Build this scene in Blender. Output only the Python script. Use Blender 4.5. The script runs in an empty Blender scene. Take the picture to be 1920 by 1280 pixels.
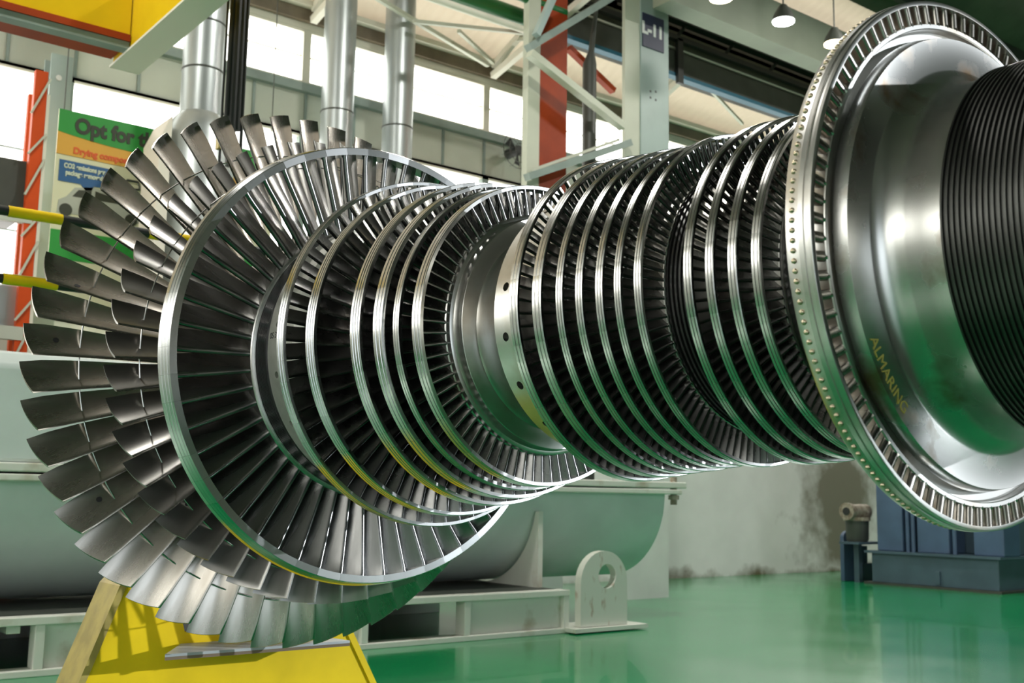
import bpy, math, random
from mathutils import Vector, Matrix
random.seed(7)
R_ = math.radians
PI = math.pi
sc = bpy.context.scene
col = sc.collection

# ------------------------------------------------------------------ camera
EYE = 1.35
F_PX, PITCH, ROLL, YAW = 2063.126, 0.14116987, 0.01570461, 0.66151109
cF = Vector((math.sin(YAW) * math.cos(PITCH), math.cos(YAW) * math.cos(PITCH), math.sin(PITCH)))
cR = Vector((math.cos(YAW), -math.sin(YAW), 0))
cU = cR.cross(cF)
cR2 = cR * math.cos(ROLL) + cU * math.sin(ROLL)
cU2 = -cR * math.sin(ROLL) + cU * math.cos(ROLL)
cam_d = bpy.data.cameras.new('camera')
cam = bpy.data.objects.new('camera', cam_d)
col.objects.link(cam)
cam.matrix_world = Matrix(((cR2.x, cU2.x, -cF.x, 0), (cR2.y, cU2.y, -cF.y, 0), (cR2.z, cU2.z, -cF.z, EYE), (0, 0, 0, 1)))
cam_d.sensor_width = 36
cam_d.lens = F_PX * 36 / 1920
cam_d.clip_end = 200
cam_d.dof.use_dof = True
cam_d.dof.focus_distance = 3.1
cam_d.dof.aperture_fstop = 6.3
sc.camera = cam

# ------------------------------------------------------------------ world, sun, exposure
sc.view_settings.view_transform = 'Standard'
sc.view_settings.look = 'None'
sc.view_settings.gamma = 1
sc.view_settings.exposure = 0.0
sc.view_settings.use_curve_mapping = False
w = bpy.data.worlds.new('world')
sc.world = w
w.use_nodes = True
bg = w.node_tree.nodes['Background']
bg.inputs[0].default_value = (0.86, 0.94, 1.0, 1)
bg.inputs[1].default_value = 2.6
SUN_DIR = Vector((-0.72, 0.68, -0.185)).normalized()
sd = bpy.data.lights.new('sun', 'SUN')
sd.energy = 2.5
sd.angle = R_(0.6)
sd.color = (0.90, 0.95, 1.0)
sun = bpy.data.objects.new('sun', sd)
col.objects.link(sun)
sun.location = (20, -16, 8)
sun.rotation_euler = SUN_DIR.to_track_quat('-Z', 'Y').to_euler()
for lx, ly in ((0, 7.0), (7, 7.2), (14, 7.2), (21, 7.2)):  # unseen lamps added to brighten the far wall and casing
    ld = bpy.data.lights.new('added_fill_light', 'AREA'); ld.shape = 'DISK'; ld.size = .6; ld.energy = 340; ld.color = (1.0, .97, .90)
    lo_ = bpy.data.objects.new('added_fill_light', ld); col.objects.link(lo_); lo_.location = (lx, ly, 9.4)
sc.cycles.use_denoising = True
sc.cycles.max_bounces = 9
sc.cycles.diffuse_bounces = 4
sc.cycles.glossy_bounces = 6
sc.cycles.caustics_reflective = True
sc.cycles.sample_clamp_indirect = 6.0

PANE = 4.2        # brightness of the frosted daylight panes

# ------------------------------------------------------------------ materials
def nt(m):
    m.use_nodes = True
    return m.node_tree.nodes, m.node_tree.links, m.node_tree.nodes['Principled BSDF']

def mat(name, c, rough=0.5, metal=0.0, noise=0.0, nscale=4.0, c2=None, bump=0.0, bscale=60, spec=0.5, coat=0.0, stretch=None, lo=0.35, hi=0.65, rvar=0.0):
    m = bpy.data.materials.new(name)
    N, L, b = nt(m)
    b.inputs['Base Color'].default_value = (*c, 1)
    b.inputs['Roughness'].default_value = rough
    b.inputs['Metallic'].default_value = metal
    b.inputs['Specular IOR Level'].default_value = spec
    b.inputs['Coat Weight'].default_value = coat
    b.inputs['Coat Roughness'].default_value = 0.08
    tc = N.new('ShaderNodeTexCoord')
    src = tc.outputs['Object']
    if stretch:
        mp = N.new('ShaderNodeMapping')
        mp.inputs['Scale'].default_value = stretch
        L.new(src, mp.inputs[0])
        src = mp.outputs[0]
    if noise or rvar:
        t = N.new('ShaderNodeTexNoise')
        t.inputs['Scale'].default_value = nscale
        t.inputs['Detail'].default_value = 6
        L.new(src, t.inputs['Vector'])
        r = N.new('ShaderNodeMapRange')
        r.inputs['From Min'].default_value = lo
        r.inputs['From Max'].default_value = hi
        L.new(t.outputs['Fac'], r.inputs['Value'])
        if noise:
            mx = N.new('ShaderNodeMix')
            mx.data_type = 'RGBA'
            mx.inputs['A'].default_value = (*c, 1)
            mx.inputs['B'].default_value = (*(c2 or tuple(x * (1 - noise) for x in c)), 1)
            L.new(r.outputs[0], mx.inputs['Factor'])
            L.new(mx.outputs['Result'], b.inputs['Base Color'])
        if rvar:
            r2 = N.new('ShaderNodeMapRange')
            r2.inputs['To Min'].default_value = rough
            r2.inputs['To Max'].default_value = rough + rvar
            L.new(r.outputs[0], r2.inputs['Value'])
            L.new(r2.outputs[0], b.inputs['Roughness'])
    if bump:
        t2 = N.new('ShaderNodeTexNoise')
        t2.inputs['Scale'].default_value = bscale
        t2.inputs['Detail'].default_value = 4
        L.new(src, t2.inputs['Vector'])
        bp = N.new('ShaderNodeBump')
        bp.inputs['Strength'].default_value = bump
        bp.inputs['Distance'].default_value = 0.01
        L.new(t2.outputs['Fac'], bp.inputs['Height'])
        L.new(bp.outputs[0], b.inputs['Normal'])
    return m

def glow(name, c, s):
    m = bpy.data.materials.new(name)
    N, L, b = nt(m)
    b.inputs['Base Color'].default_value = (0.8, 0.8, 0.8, 1)
    b.inputs['Emission Color'].default_value = (*c, 1)
    b.inputs['Emission Strength'].default_value = s
    return m

def ring_mat(name, c, rough, n_seg, phase=0.0, dark=0.45):
    """Turned steel: concentric tool marks plus a fine joint line between the shroud segments."""
    m = bpy.data.materials.new(name)
    N, L, b = nt(m)
    b.inputs['Metallic'].default_value = 1
    b.inputs['Roughness'].default_value = rough
    tc = N.new('ShaderNodeTexCoord')
    sx = N.new('ShaderNodeSeparateXYZ')
    L.new(tc.outputs['Object'], sx.inputs[0])
    at = N.new('ShaderNodeMath'); at.operation = 'ARCTAN2'
    L.new(sx.outputs['Z'], at.inputs[0]); L.new(sx.outputs['X'], at.inputs[1])
    mu = N.new('ShaderNodeMath'); mu.operation = 'MULTIPLY_ADD'
    L.new(at.outputs[0], mu.inputs[0])
    mu.inputs[1].default_value = n_seg / (2 * PI); mu.inputs[2].default_value = phase + 100
    fr = N.new('ShaderNodeMath'); fr.operation = 'FRACT'
    L.new(mu.outputs[0], fr.inputs[0])
    lt = N.new('ShaderNodeMath'); lt.operation = 'LESS_THAN'
    L.new(fr.outputs[0], lt.inputs[0]); lt.inputs[1].default_value = 0.02
    fl = N.new('ShaderNodeMath'); fl.operation = 'FLOOR'
    L.new(mu.outputs[0], fl.inputs[0])
    wn = N.new('ShaderNodeTexWhiteNoise'); wn.noise_dimensions = '1D'
    L.new(fl.outputs[0], wn.inputs['W'])
    rr = N.new('ShaderNodeMapRange')
    rr.inputs['To Min'].default_value = rough; rr.inputs['To Max'].default_value = rough + 0.14
    L.new(wn.outputs['Value'], rr.inputs['Value']); L.new(rr.outputs[0], b.inputs['Roughness'])
    no = N.new('ShaderNodeTexNoise'); no.inputs['Scale'].default_value = 9; no.inputs['Detail'].default_value = 6
    L.new(tc.outputs['Object'], no.inputs['Vector'])
    m1 = N.new('ShaderNodeMix'); m1.data_type = 'RGBA'
    m1.inputs['A'].default_value = (*c, 1); m1.inputs['B'].default_value = (*[x * .78 for x in c], 1)
    L.new(no.outputs['Fac'], m1.inputs['Factor'])
    m2 = N.new('ShaderNodeMix'); m2.data_type = 'RGBA'
    L.new(m1.outputs['Result'], m2.inputs['A']); m2.inputs['B'].default_value = (*[x * dark for x in c], 1)
    L.new(lt.outputs[0], m2.inputs['Factor']); L.new(m2.outputs['Result'], b.inputs['Base Color'])
    return m

M = {}
M['blade_second'] = mat('second_row_blade_steel', (0.31, 0.305, 0.29), 0.24, 1, noise=.3, nscale=5, stretch=(.35, 2, 2), rvar=.12)
M['blade_mid'] = mat('shrouded_row_steel', (0.27, 0.27, 0.265), 0.20, 1, noise=.3, nscale=6, stretch=(.35, 2, 2), rvar=.12)
M['blade'] = mat('blade_steel', (0.44, 0.42, 0.385), 0.24, 1, noise=.35, nscale=5, stretch=(.35, 2, 2), rvar=.10, c2=(.28, .245, .205))
M['blade_small'] = mat('shrouded_blade_steel', (0.22, 0.22, 0.215), 0.22, 1, noise=.3, nscale=9, rvar=.1)
M['hub'] = mat('hub_steel', (0.55, 0.55, 0.53), 0.29, 1, noise=.5, nscale=6, c2=(.30, .25, .19), rvar=.12, lo=.46, hi=.78)
M['hub_stained'] = mat('stained_hub_steel', (0.56, 0.56, 0.54), 0.27, 1, noise=.5, nscale=7, c2=(.25, .17, .10), rvar=.15, lo=.57, hi=.70)
M['hub_light'] = mat('satin_hub_steel', (0.72, 0.71, 0.66), 0.42, .8, noise=.3, nscale=8, rvar=.1)
M['hub_dark'] = mat('seal_groove_steel', (0.16, 0.16, 0.16), 0.36, 1, noise=.3, nscale=8)
M['bright'] = mat('reflection_white_land_steel', (0.86, 0.86, 0.85), 0.30, 1)  # near-white base colour stands in for the window reflected in the seal land
M['groove'] = mat('fine_groove_steel', (0.34, 0.34, 0.35), 0.3, 1)
M['drum'] = mat('labyrinth_drum_steel', (0.085, 0.087, 0.082), 0.36, 1, noise=.3, nscale=6, rvar=.1)
M['wire'] = mat('lacing_wire_steel', (0.55, 0.54, 0.52), 0.25, 1)
M['rivet'] = mat('rivet_bronze', (0.55, 0.47, 0.34), 0.35, 1)
M['ink'] = mat('black_ink', (0.01, 0.01, 0.012), 0.6)
M['chalk'] = mat('yellow_paint_marker', (0.42, 0.37, 0.08), 0.6)
M['yard'] = mat('pale_concrete_yard', (.45, .45, .43), .8)
M['rear'] = mat('dull_green_grey_wall', (0.17, 0.19, 0.15), 0.7, noise=.3, nscale=1)
M['girder'] = mat('pale_olive_girder', (0.27, 0.30, 0.23), 0.6, noise=.15, nscale=1.5)
M['yellow'] = mat('yellow_enamel', (0.88, 0.60, 0.006), 0.45, noise=.22, nscale=3, spec=.2)
M['yellow2'] = mat('shaded_yellow_enamel', (0.42, 0.31, 0.07), 0.5, noise=.3, nscale=12)  # darker copy of the stand yellow: shade on its left flange as colour
M['crane_yellow'] = mat('crane_yellow_enamel', (0.72, 0.47, 0.01), 0.25, noise=.12, nscale=2)
M['skid'] = mat('off_white_skid_paint', (0.72, 0.73, 0.66), 0.45, noise=.35, nscale=3.2, c2=(.42, .36, .25), lo=.58, hi=.78)
M['lug'] = mat('rust_streaked_white_paint', (0.66, 0.68, 0.61), 0.5, noise=.6, nscale=4, c2=(.30, .13, .05), stretch=(3, 1, 1), lo=.60, hi=.75)
M['casing'] = mat('pale_green_white_casing_paint', (0.64, 0.71, 0.69), 0.30, noise=.12, nscale=2, spec=.4)
M['wall'] = None
M['panel'] = mat('cladding_panel', (0.50, 0.53, 0.45), 0.6, noise=.12, nscale=1.5)
M['beam'] = mat('grey_green_steelwork', (0.23, 0.29, 0.26), 0.5, noise=.2, nscale=3)
M['frame_white'] = mat('cream_window_frame', (0.66, 0.64, 0.54), 0.5)
M['brown'] = mat('brown_eaves_steel', (0.19, 0.15, 0.10), 0.6, noise=.3, nscale=4)
M['roof'] = None
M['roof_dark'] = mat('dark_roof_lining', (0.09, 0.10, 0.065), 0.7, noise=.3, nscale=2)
M['column'] = mat('blue_grey_column_paint', (0.32, 0.40, 0.38), 0.45, noise=.12, nscale=2)
M['column_white'] = mat('whitewashed_column_paint', (0.70, 0.70, 0.67), 0.6, noise=.1, nscale=2)
M['column_pale'] = mat('pale_column_paint', (0.50, 0.52, 0.42), 0.5, noise=.1, nscale=2)
M['orange'] = mat('orange_red_paint', (0.32, 0.042, 0.008), 0.5, spec=.2, noise=.25, nscale=3)
M['orange2'] = mat('bright_orange_rack_paint', (0.60, 0.075, 0.012), 0.5, spec=.2, noise=.15, nscale=3)
M['black'] = mat('black_steel', (0.012, 0.014, 0.012), 0.5)
M['dark'] = mat('dark_grey_steel', (0.05, 0.055, 0.045), 0.5, noise=.3, nscale=3)
M['galv'] = mat('galvanised_duct', (0.46, 0.50, 0.50), 0.38, .75, noise=.15, nscale=3, stretch=(1, 1, .4))
M['cream'] = mat('cream_duct_hood', (0.72, 0.67, 0.58), 0.5)
M['green'] = mat('sign_green', (0.02, 0.26, 0.035), 0.5)
M['sign_orange'] = mat('sign_orange', (0.62, 0.33, 0.04), 0.5)
M['sign_cream'] = mat('sign_cream', (0.60, 0.60, 0.40), 0.5)
M['sign_blue'] = mat('sign_blue', (0.02, 0.09, 0.22), 0.5)
M['sign_red'] = mat('sign_red', (0.62, 0.10, 0.02), 0.5)
M['sign_grey'] = mat('sign_grey_car', (0.36, 0.38, 0.31), 0.5)
M['text_black'] = mat('text_dark', (0.03, 0.035, 0.02), 0.5)
M['text_pale'] = mat('text_pale', (0.55, 0.60, 0.45), 0.5)
M['navy'] = mat('navy_plate', (0.02, 0.025, 0.06), 0.5)
M['plate_white'] = mat('plate_lettering', (0.6, 0.62, 0.6), 0.5)
M['blue'] = mat('slate_blue_machine_paint', (0.06, 0.105, 0.18), 0.35, noise=.2, nscale=3)
M['blue_dark'] = mat('dark_blue_grey_machine_paint', (0.06, 0.10, 0.13), 0.35, noise=.2, nscale=3)
M['valve'] = mat('rusty_valve_iron', (0.16, 0.12, 0.08), 0.6, noise=.5, nscale=12, c2=(.35, .32, .25))
M['teal'] = mat('teal_crane_stripe', (0.008, 0.10, 0.16), 0.5)
M['green_pipe'] = mat('dark_green_pipe', (0.01, 0.12, 0.03), 0.35)
M['pad'] = mat('grey_pad_steel', (0.40, 0.42, 0.44), 0.4, .3, noise=.2, nscale=10)
M['wood'] = mat('brown_timber_edge', (0.16, 0.11, 0.07), 0.7)
M['rust'] = mat('rust_patch', (0.22, 0.09, 0.04), 0.8, noise=.5, nscale=20)
M['pane'] = glow('frosted_daylight_pane', (1.0, 0.985, 0.93), PANE)
M['lamp_lit'] = glow('lit_lamp_glass', (0.95, 1.0, 0.92), 30)
M['lamp_warm'] = glow('lit_warm_lamp_glass', (1.0, 0.82, 0.5), 14)

def wall_material():
    m = mat('whitewashed_wall', (0.78, 0.78, 0.75), 0.6, noise=.1, nscale=1.2)
    N, L, b = nt(m)
    base = b.inputs['Base Color'].links[0].from_socket
    tc = N.new('ShaderNodeTexCoord'); sx = N.new('ShaderNodeSeparateXYZ')
    L.new(tc.outputs['Object'], sx.inputs[0])
    no = N.new('ShaderNodeTexNoise'); no.inputs['Scale'].default_value = 1.7; no.inputs['Detail'].default_value = 8
    L.new(tc.outputs['Object'], no.inputs['Vector'])
    # grime creeping up from the floor and a brown oil stain by the blue machine
    a = N.new('ShaderNodeMath'); a.operation = 'MULTIPLY_ADD'; L.new(no.outputs['Fac'], a.inputs[0]); a.inputs[1].default_value = 0.9; a.inputs[2].default_value = -0.42
    z = N.new('ShaderNodeMath'); z.operation = 'SUBTRACT'; L.new(a.outputs[0], z.inputs[0]); L.new(sx.outputs['Z'], z.inputs[1])
    r = N.new('ShaderNodeMapRange'); r.inputs['From Min'].default_value = -.12; r.inputs['From Max'].default_value = .12; L.new(z.outputs[0], r.inputs['Value'])
    # stain
    vm = N.new('ShaderNodeVectorMath'); vm.operation = 'DISTANCE'
    L.new(tc.outputs['Object'], vm.inputs[0]); vm.inputs[1].default_value = (19.1, 13.7, 1.35)
    s = N.new('ShaderNodeMath'); s.operation = 'MULTIPLY_ADD'; L.new(no.outputs['Fac'], s.inputs[0]); s.inputs[1].default_value = 2.4; L.new(vm.outputs['Value'], s.inputs[2])
    r2 = N.new('ShaderNodeMapRange'); r2.inputs['From Min'].default_value = 2.0; r2.inputs['From Max'].default_value = 2.8; r2.inputs['To Min'].default_value = .85; r2.inputs['To Max'].default_value = 0
    L.new(s.outputs[0], r2.inputs['Value'])
    mx = N.new('ShaderNodeMath'); mx.operation = 'MAXIMUM'; L.new(r.outputs[0], mx.inputs[0]); L.new(r2.outputs[0], mx.inputs[1])
    m2 = N.new('ShaderNodeMix'); m2.data_type = 'RGBA'; L.new(base, m2.inputs['A']); m2.inputs['B'].default_value = (.13, .11, .06, 1)
    L.new(mx.outputs[0], m2.inputs['Factor']); L.new(m2.outputs['Result'], b.inputs['Base Color'])
    return m
M['wall'] = wall_material()

def roof_material():
    m = mat('cream_corrugated_roof', (0.62, 0.54, 0.42), 0.6, noise=.15, nscale=.8)
    N, L, b = nt(m)
    tc = N.new('ShaderNodeTexCoord')
    wv = N.new('ShaderNodeTexWave'); wv.inputs['Scale'].default_value = 1.6; wv.bands_direction = 'X'
    L.new(tc.outputs['Object'], wv.inputs['Vector'])
    bp = N.new('ShaderNodeBump'); bp.inputs['Strength'].default_value = .6; bp.inputs['Distance'].default_value = .05
    L.new(wv.outputs['Fac'], bp.inputs['Height']); L.new(bp.outputs[0], b.inputs['Normal'])
    tr = N.new('ShaderNodeBsdfTranslucent'); tr.inputs[0].default_value = (.80, .62, .42, 1)
    ms = N.new('ShaderNodeMixShader'); ms.inputs[0].default_value = .34
    L.new(b.outputs[0], ms.inputs[1]); L.new(tr.outputs[0], ms.inputs[2])
    L.new(ms.outputs[0], N['Material Output'].inputs['Surface'])
    return m
M['roof'] = roof_material()

def floor_material():
    m = bpy.data.materials.new('green_epoxy_floor')
    N, L, b = nt(m)
    b.inputs['Base Color'].default_value = (0.005, 0.17, 0.05, 1)
    b.inputs['Specular IOR Level'].default_value = 0.6
    b.inputs['Coat Weight'].default_value = .3
    b.inputs['Coat Roughness'].default_value = .03
    tc = N.new('ShaderNodeTexCoord')
    no = N.new('ShaderNodeTexNoise'); no.inputs['Scale'].default_value = .8; no.inputs['Detail'].default_value = 7
    L.new(tc.outputs['Object'], no.inputs['Vector'])
    mx = N.new('ShaderNodeMix'); mx.data_type = 'RGBA'
    mx.inputs['A'].default_value = (.002, .27, .085, 1); mx.inputs['B'].default_value = (.003, .21, .065, 1)
    L.new(no.outputs['Fac'], mx.inputs['Factor']); L.new(mx.outputs['Result'], b.inputs['Base Color'])
    rr = N.new('ShaderNodeMapRange'); rr.inputs['To Min'].default_value = .10; rr.inputs['To Max'].default_value = .26
    L.new(no.outputs['Fac'], rr.inputs['Value']); L.new(rr.outputs[0], b.inputs['Roughness'])
    n2 = N.new('ShaderNodeTexNoise'); n2.inputs['Scale'].default_value = 3.5
    L.new(tc.outputs['Object'], n2.inputs['Vector'])
    bp = N.new('ShaderNodeBump'); bp.inputs['Strength'].default_value = .05; bp.inputs['Distance'].default_value = .02
    L.new(n2.outputs['Fac'], bp.inputs['Height']); L.new(bp.outputs[0], b.inputs['Normal'])
    return m
M['floor'] = floor_material()

# ------------------------------------------------------------------ mesh helpers
class MB:
    def __init__(s): s.v = []; s.f = []
    def add(s, vs, fs):
        k = len(s.v); s.v += [tuple(v) for v in vs]; s.f += [tuple(i + k for i in f) for f in fs]; return s
    def box(s, x0, x1, y0, y1, z0, z1):
        return s.add([(x, y, z) for x in (x0, x1) for y in (y0, y1) for z in (z0, z1)],
                     [(0, 1, 3, 2), (4, 6, 7, 5), (0, 4, 5, 1), (2, 3, 7, 6), (0, 2, 6, 4), (1, 5, 7, 3)])
    def bar(s, a, b, w, h=None, up=(0, 0, 1)):
        a = Vector(a); b = Vector(b); h = h or w; d = (b - a).normalized(); up = Vector(up)
        if abs(d.dot(up)) > .98: up = Vector((1, 0, 0))
        x = d.cross(up).normalized(); y = x.cross(d)
        vs = [p + x * sx * w / 2 + y * sy * h / 2 for p in (a, b) for sx, sy in ((-1, -1), (1, -1), (1, 1), (-1, 1))]
        return s.add(vs, [(0, 3, 2, 1), (4, 5, 6, 7)] + [(i, (i + 1) % 4, 4 + (i + 1) % 4, 4 + i) for i in range(4)])
    def tube(s, pts, r, n=12, cap=True):
        pts = [Vector(p) for p in pts]; rs = r if isinstance(r, (list, tuple)) else [r] * len(pts)
        vs = []; px = None
        for i, p in enumerate(pts):
            d = (pts[min(i + 1, len(pts) - 1)] - pts[max(i - 1, 0)])
            d = d.normalized() if d.length > 1e-9 else Vector((0, 0, 1))
            if px is None:
                px = d.cross(Vector((0, 0, 1)) if abs(d.z) < .9 else Vector((1, 0, 0))).normalized()
            px = (px - d * px.dot(d)).normalized(); py = d.cross(px)
            vs += [p + (px * math.cos(2 * PI * k / n) + py * math.sin(2 * PI * k / n)) * rs[i] for k in range(n)]
        fs = [(i * n + k, i * n + (k + 1) % n, (i + 1) * n + (k + 1) % n, (i + 1) * n + k) for i in range(len(pts) - 1) for k in range(n)]
        if cap: fs += [tuple(range(n))[::-1], tuple((len(pts) - 1) * n + k for k in range(n))]
        return s.add(vs, fs)
    def lathe(s, prof, n=96, closed=False, a0=0.0):
        """Revolve (y, r) about the local Y axis."""
        m = len(prof)
        vs = [(r * math.cos(a0 + 2 * PI * k / n), y, r * math.sin(a0 + 2 * PI * k / n)) for y, r in prof for k in range(n)]
        fs = [(i * n + k, ((i + 1) % m) * n + k, ((i + 1) % m) * n + (k + 1) % n, i * n + (k + 1) % n) for i in range(m if closed else m - 1) for k in range(n)]
        return s.add(vs, fs)
    def prism(s, poly, axis, a, b):
        """Extrude a 2-D outline along an axis: axis 'y' takes (x, z), 'x' takes (y, z), 'z' takes (x, y)."""
        def P(u, v, t): return {'y': (u, t, v), 'x': (t, u, v), 'z': (u, v, t)}[axis]
        n = len(poly)
        vs = [P(u, v, a) for u, v in poly] + [P(u, v, b) for u, v in poly]
        return s.add(vs, [tuple(range(n)), tuple(range(2 * n - 1, n - 1, -1))] + [(i, i + n, (i + 1) % n + n, (i + 1) % n) for i in range(n)])
    def build(s, name, m, parent=None, smooth=35, bevel=0, recalc=True):
        me = bpy.data.meshes.new(name)
        me.from_pydata(s.v, [], s.f)
        me.update()
        if recalc:
            import bmesh
            bm = bmesh.new(); bm.from_mesh(me); bmesh.ops.recalc_face_normals(bm, faces=bm.faces); bm.to_mesh(me); bm.free()
        if smooth:
            me.shade_smooth(); me.set_sharp_from_angle(angle=R_(smooth))
        o = bpy.data.objects.new(name, me)
        col.objects.link(o)
        for q in (m if isinstance(m, list) else [m]): me.materials.append(q)
        if parent: o.parent = parent
        if bevel:
            bv = o.modifiers.new('bevel', 'BEVEL'); bv.width = bevel; bv.segments = 2; bv.limit_method = 'ANGLE'
        return o

def thing(name, label, cat, loc=(0, 0, 0), group=None, rz=0):
    o = bpy.data.objects.new(name, None); col.objects.link(o)
    o.location = loc; o.rotation_euler.z = rz; o.empty_display_size = .2
    return tag(o, label, cat, group)
def tag(o, label, cat, group=None):
    o['label'] = label; o['category'] = cat
    if group: o['group'] = group
    return o
def struct(o): o['kind'] = 'structure'; return o
def copy_tree(o, parent=None):
    c = o.copy(); col.objects.link(c)
    if parent: c.parent = parent
    for ch in [x for x in bpy.data.objects if x.parent == o]: copy_tree(ch, c)
    return c
def text(body, name, m, size, mw, parent=None, ext=.004, ax='CENTER', sx=1.0, bold=0):
    cu = bpy.data.curves.new(name, 'FONT'); cu.body = body; cu.size = size; cu.extrude = ext; cu.offset = bold; cu.align_x = ax; cu.align_y = 'CENTER'
    o = bpy.data.objects.new(name, cu); col.objects.link(o)
    dg = bpy.context.evaluated_depsgraph_get()
    me = bpy.data.meshes.new_from_object(o.evaluated_get(dg)); bpy.data.objects.remove(o)
    o = bpy.data.objects.new(name, me); col.objects.link(o); me.materials.clear(); me.materials.append(m)
    me.transform(Matrix.Diagonal((sx, 1, 1, 1)))
    if parent: o.parent = parent
    if mw is not None: me.transform(mw)
    return o

# ================================================================== SETTING
WY = 13.7          # inner face of the window wall
X0, X1, Y0, HALL = -9.0, 36.0, -10.0, 8.35
def roof_z(y): return 8.35 + 0.42 * (WY - max(y, 8.2))

struct(MB().box(X0, X1, Y0, WY + .3, -.2, 0).build('floor', M['floor'], smooth=0))

# window wall: masonry below, panel band between the two window strips, eaves above
LW0, LW1, UW0, UW1 = 3.4, 6.42, 7.12, 7.93
wb = MB().box(X0, X1, WY, WY + .3, 0, LW0).box(X0, X1, WY, WY + .3, UW1 + .25, 8.6)
struct(wb.build('wall_back', M['wall'], smooth=0))
pb = MB().box(X0, X1, WY, WY + .25, LW1, 7.0)
pn = pb.build('wall_back_panel_band', M['panel'], smooth=0); pn.name = 'trim_1'; struct(pn)
tb = MB()
x = X0 + .05
while x < X1:
    tb.box(x, x + .035, WY - .03, WY, LW1, 7.0); x += .79
struct(tb.build('trim_2', M['beam'], smooth=0))
struct(MB().box(X0, X1, WY - .10, WY + .2, 7.0, UW0).build('trim_3', M['beam'], smooth=0))
struct(MB().box(X0, X1, WY - .06, WY + .2, UW1, UW1 + .09).box(X0, X1, WY - .05, WY + .2, LW1 - .07, LW1).build('trim_4', M['frame_white'], smooth=0))
struct(MB().box(X0, X1, WY - .14, WY + .1, UW1 + .09, 8.28).build('trim_5', M['brown'], smooth=0))
struct(MB().box(X0, X1, WY - .26, WY - .14, 8.20, 8.28).build('trim_6', M['frame_white'], smooth=0))
n_win = 0
def window(x0, x1, z0, z1, hz=None, side='y', at=WY, m=None, out=1):
    """One framed window of frosted panes; side tells which wall plane it lies in."""
    global n_win
    n_win += 1
    def bx(b, u0, u1, d0, d1, z0, z1):
        d0, d1 = sorted((at + out * d0, at + out * d1))
        return b.box(u0, u1, d0, d1, z0, z1) if side == 'y' else b.box(d0, d1, u0, u1, z0, z1)
    f = MB(); t = .06
    bx(f, x0, x0 + t, -.05, .12, z0, z1); bx(f, x1 - t, x1, -.05, .12, z0, z1)
    bx(f, x0 + t, x1 - t, -.05, .12, z0, z0 + .04); bx(f, x0 + t, x1 - t, -.05, .12, z1 - .04, z1)
    for h in (hz or []): bx(f, x0 + t, x1 - t, 0, .05, h - .008, h + .008)
    o = f.build('window_%d' % n_win, m or M['frame_white'], smooth=0); struct(o)
    p = bx(MB(), x0 + t, x1 - t, .06, .08, z0 + .04, z1 - .04).build('pane', M['pane'], o, smooth=0)
    return o
bx0 = 6.84 - 3.2 * 5
while bx0 < X1 - .1:
    a, b = max(bx0, X0), min(bx0 + 3.2, X1)
    window(a, b, UW0, UW1, [7.55])
    window(a, b, LW0, LW1, [4.4, 5.4], m=M['beam'])
    bx0 += 3.2

# roof sheeting, purlins, left and rear walls
for ya, yb, nm_, mm_ in ((WY + .3, 10.4, 'ceiling', M['roof']), (10.4, 8.2, 'ceiling', M['roof_dark']), (8.2, Y0, 'ceiling', M['roof_dark'])):
    a_, b_ = roof_z(ya), roof_z(yb)
    if nm_ == 'ceiling' and mm_ is M['roof']:
        struct(MB().add([(X0, ya, a_), (X1, ya, a_), (X1, yb, b_), (X0, yb, b_)], [(0, 1, 2, 3)]).build(nm_, mm_, smooth=0)); continue
    rf = MB().add([(X0, ya, a_), (X1, ya, a_), (X1, yb, b_), (X0, yb, b_), (X0, ya, a_ + .1), (X1, ya, a_ + .1), (X1, yb, b_ + .1), (X0, yb, b_ + .1)],
           [(0, 1, 2, 3), (7, 6, 5, 4), (0, 4, 5, 1), (1, 5, 6, 2), (2, 6, 7, 3), (3, 7, 4, 0)])
    struct(rf.build(nm_, mm_, smooth=0))
pu = MB()
for y in (12.75, 11.9, 10.95, 9.9, 8.4, 6.0, 4.0, 2.0, 0, -2, -4, -6, -8):
    pu.box(X0, X1, y - .05, y + .05, roof_z(y) - .2, roof_z(y) - .0)
struct(pu.build('trim_7', M['dark'], smooth=0))
lw = MB().box(X0 - .3, X0, Y0, WY, 0, 3.4).box(X0 - .3, X0, Y0, WY, 6.4, 13)
struct(lw.build('wall_left', M['wall'], smooth=0))
y = Y0
while y < WY - 1:
    window(y, min(y + 3.95, WY), 3.4, 6.4, [4.4, 5.4], side='x', at=X0, out=-1)
    y += 3.95
# rear wall with the open bay door the sun comes through
DX0, DX1, DZ = 11.6, 18.6, 6.6
EX0, EX1, EZ = -7.5, -1.0, 4.6  # second opening, out of view, added so the lower blades reflect something bright
rw = MB().box(X0, EX0, Y0 - .3, Y0, 0, 6.9).box(EX1, DX0, Y0 - .3, Y0, 0, 6.9).box(EX0, EX1, Y0 - .3, Y0, EZ, 6.9).box(DX1, X1, Y0 - .3, Y0, 0, 6.9).box(DX0, DX1, Y0 - .3, Y0, DZ, 6.9).box(X0, X1, Y0 - .3, Y0, 6.9, 13)
struct(rw.build('wall_rear', M['rear'], smooth=0))
df = MB().box(DX0 - .12, DX0, Y0 - .1, Y0 + .12, 0, DZ).box(DX1, DX1 + .12, Y0 - .1, Y0 + .12, 0, DZ).box(DX0 - .12, DX1 + .12, Y0 - .1, Y0 + .12, DZ, DZ + .15)
struct(df.build('door_1', M['beam'], smooth=0))
de = MB().box(EX0 - .12, EX0, Y0 - .1, Y0 + .12, 0, EZ).box(EX1, EX1 + .12, Y0 - .1, Y0 + .12, 0, EZ).box(EX0 - .12, EX1 + .12, Y0 - .1, Y0 + .12, EZ, EZ + .15)
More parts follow.
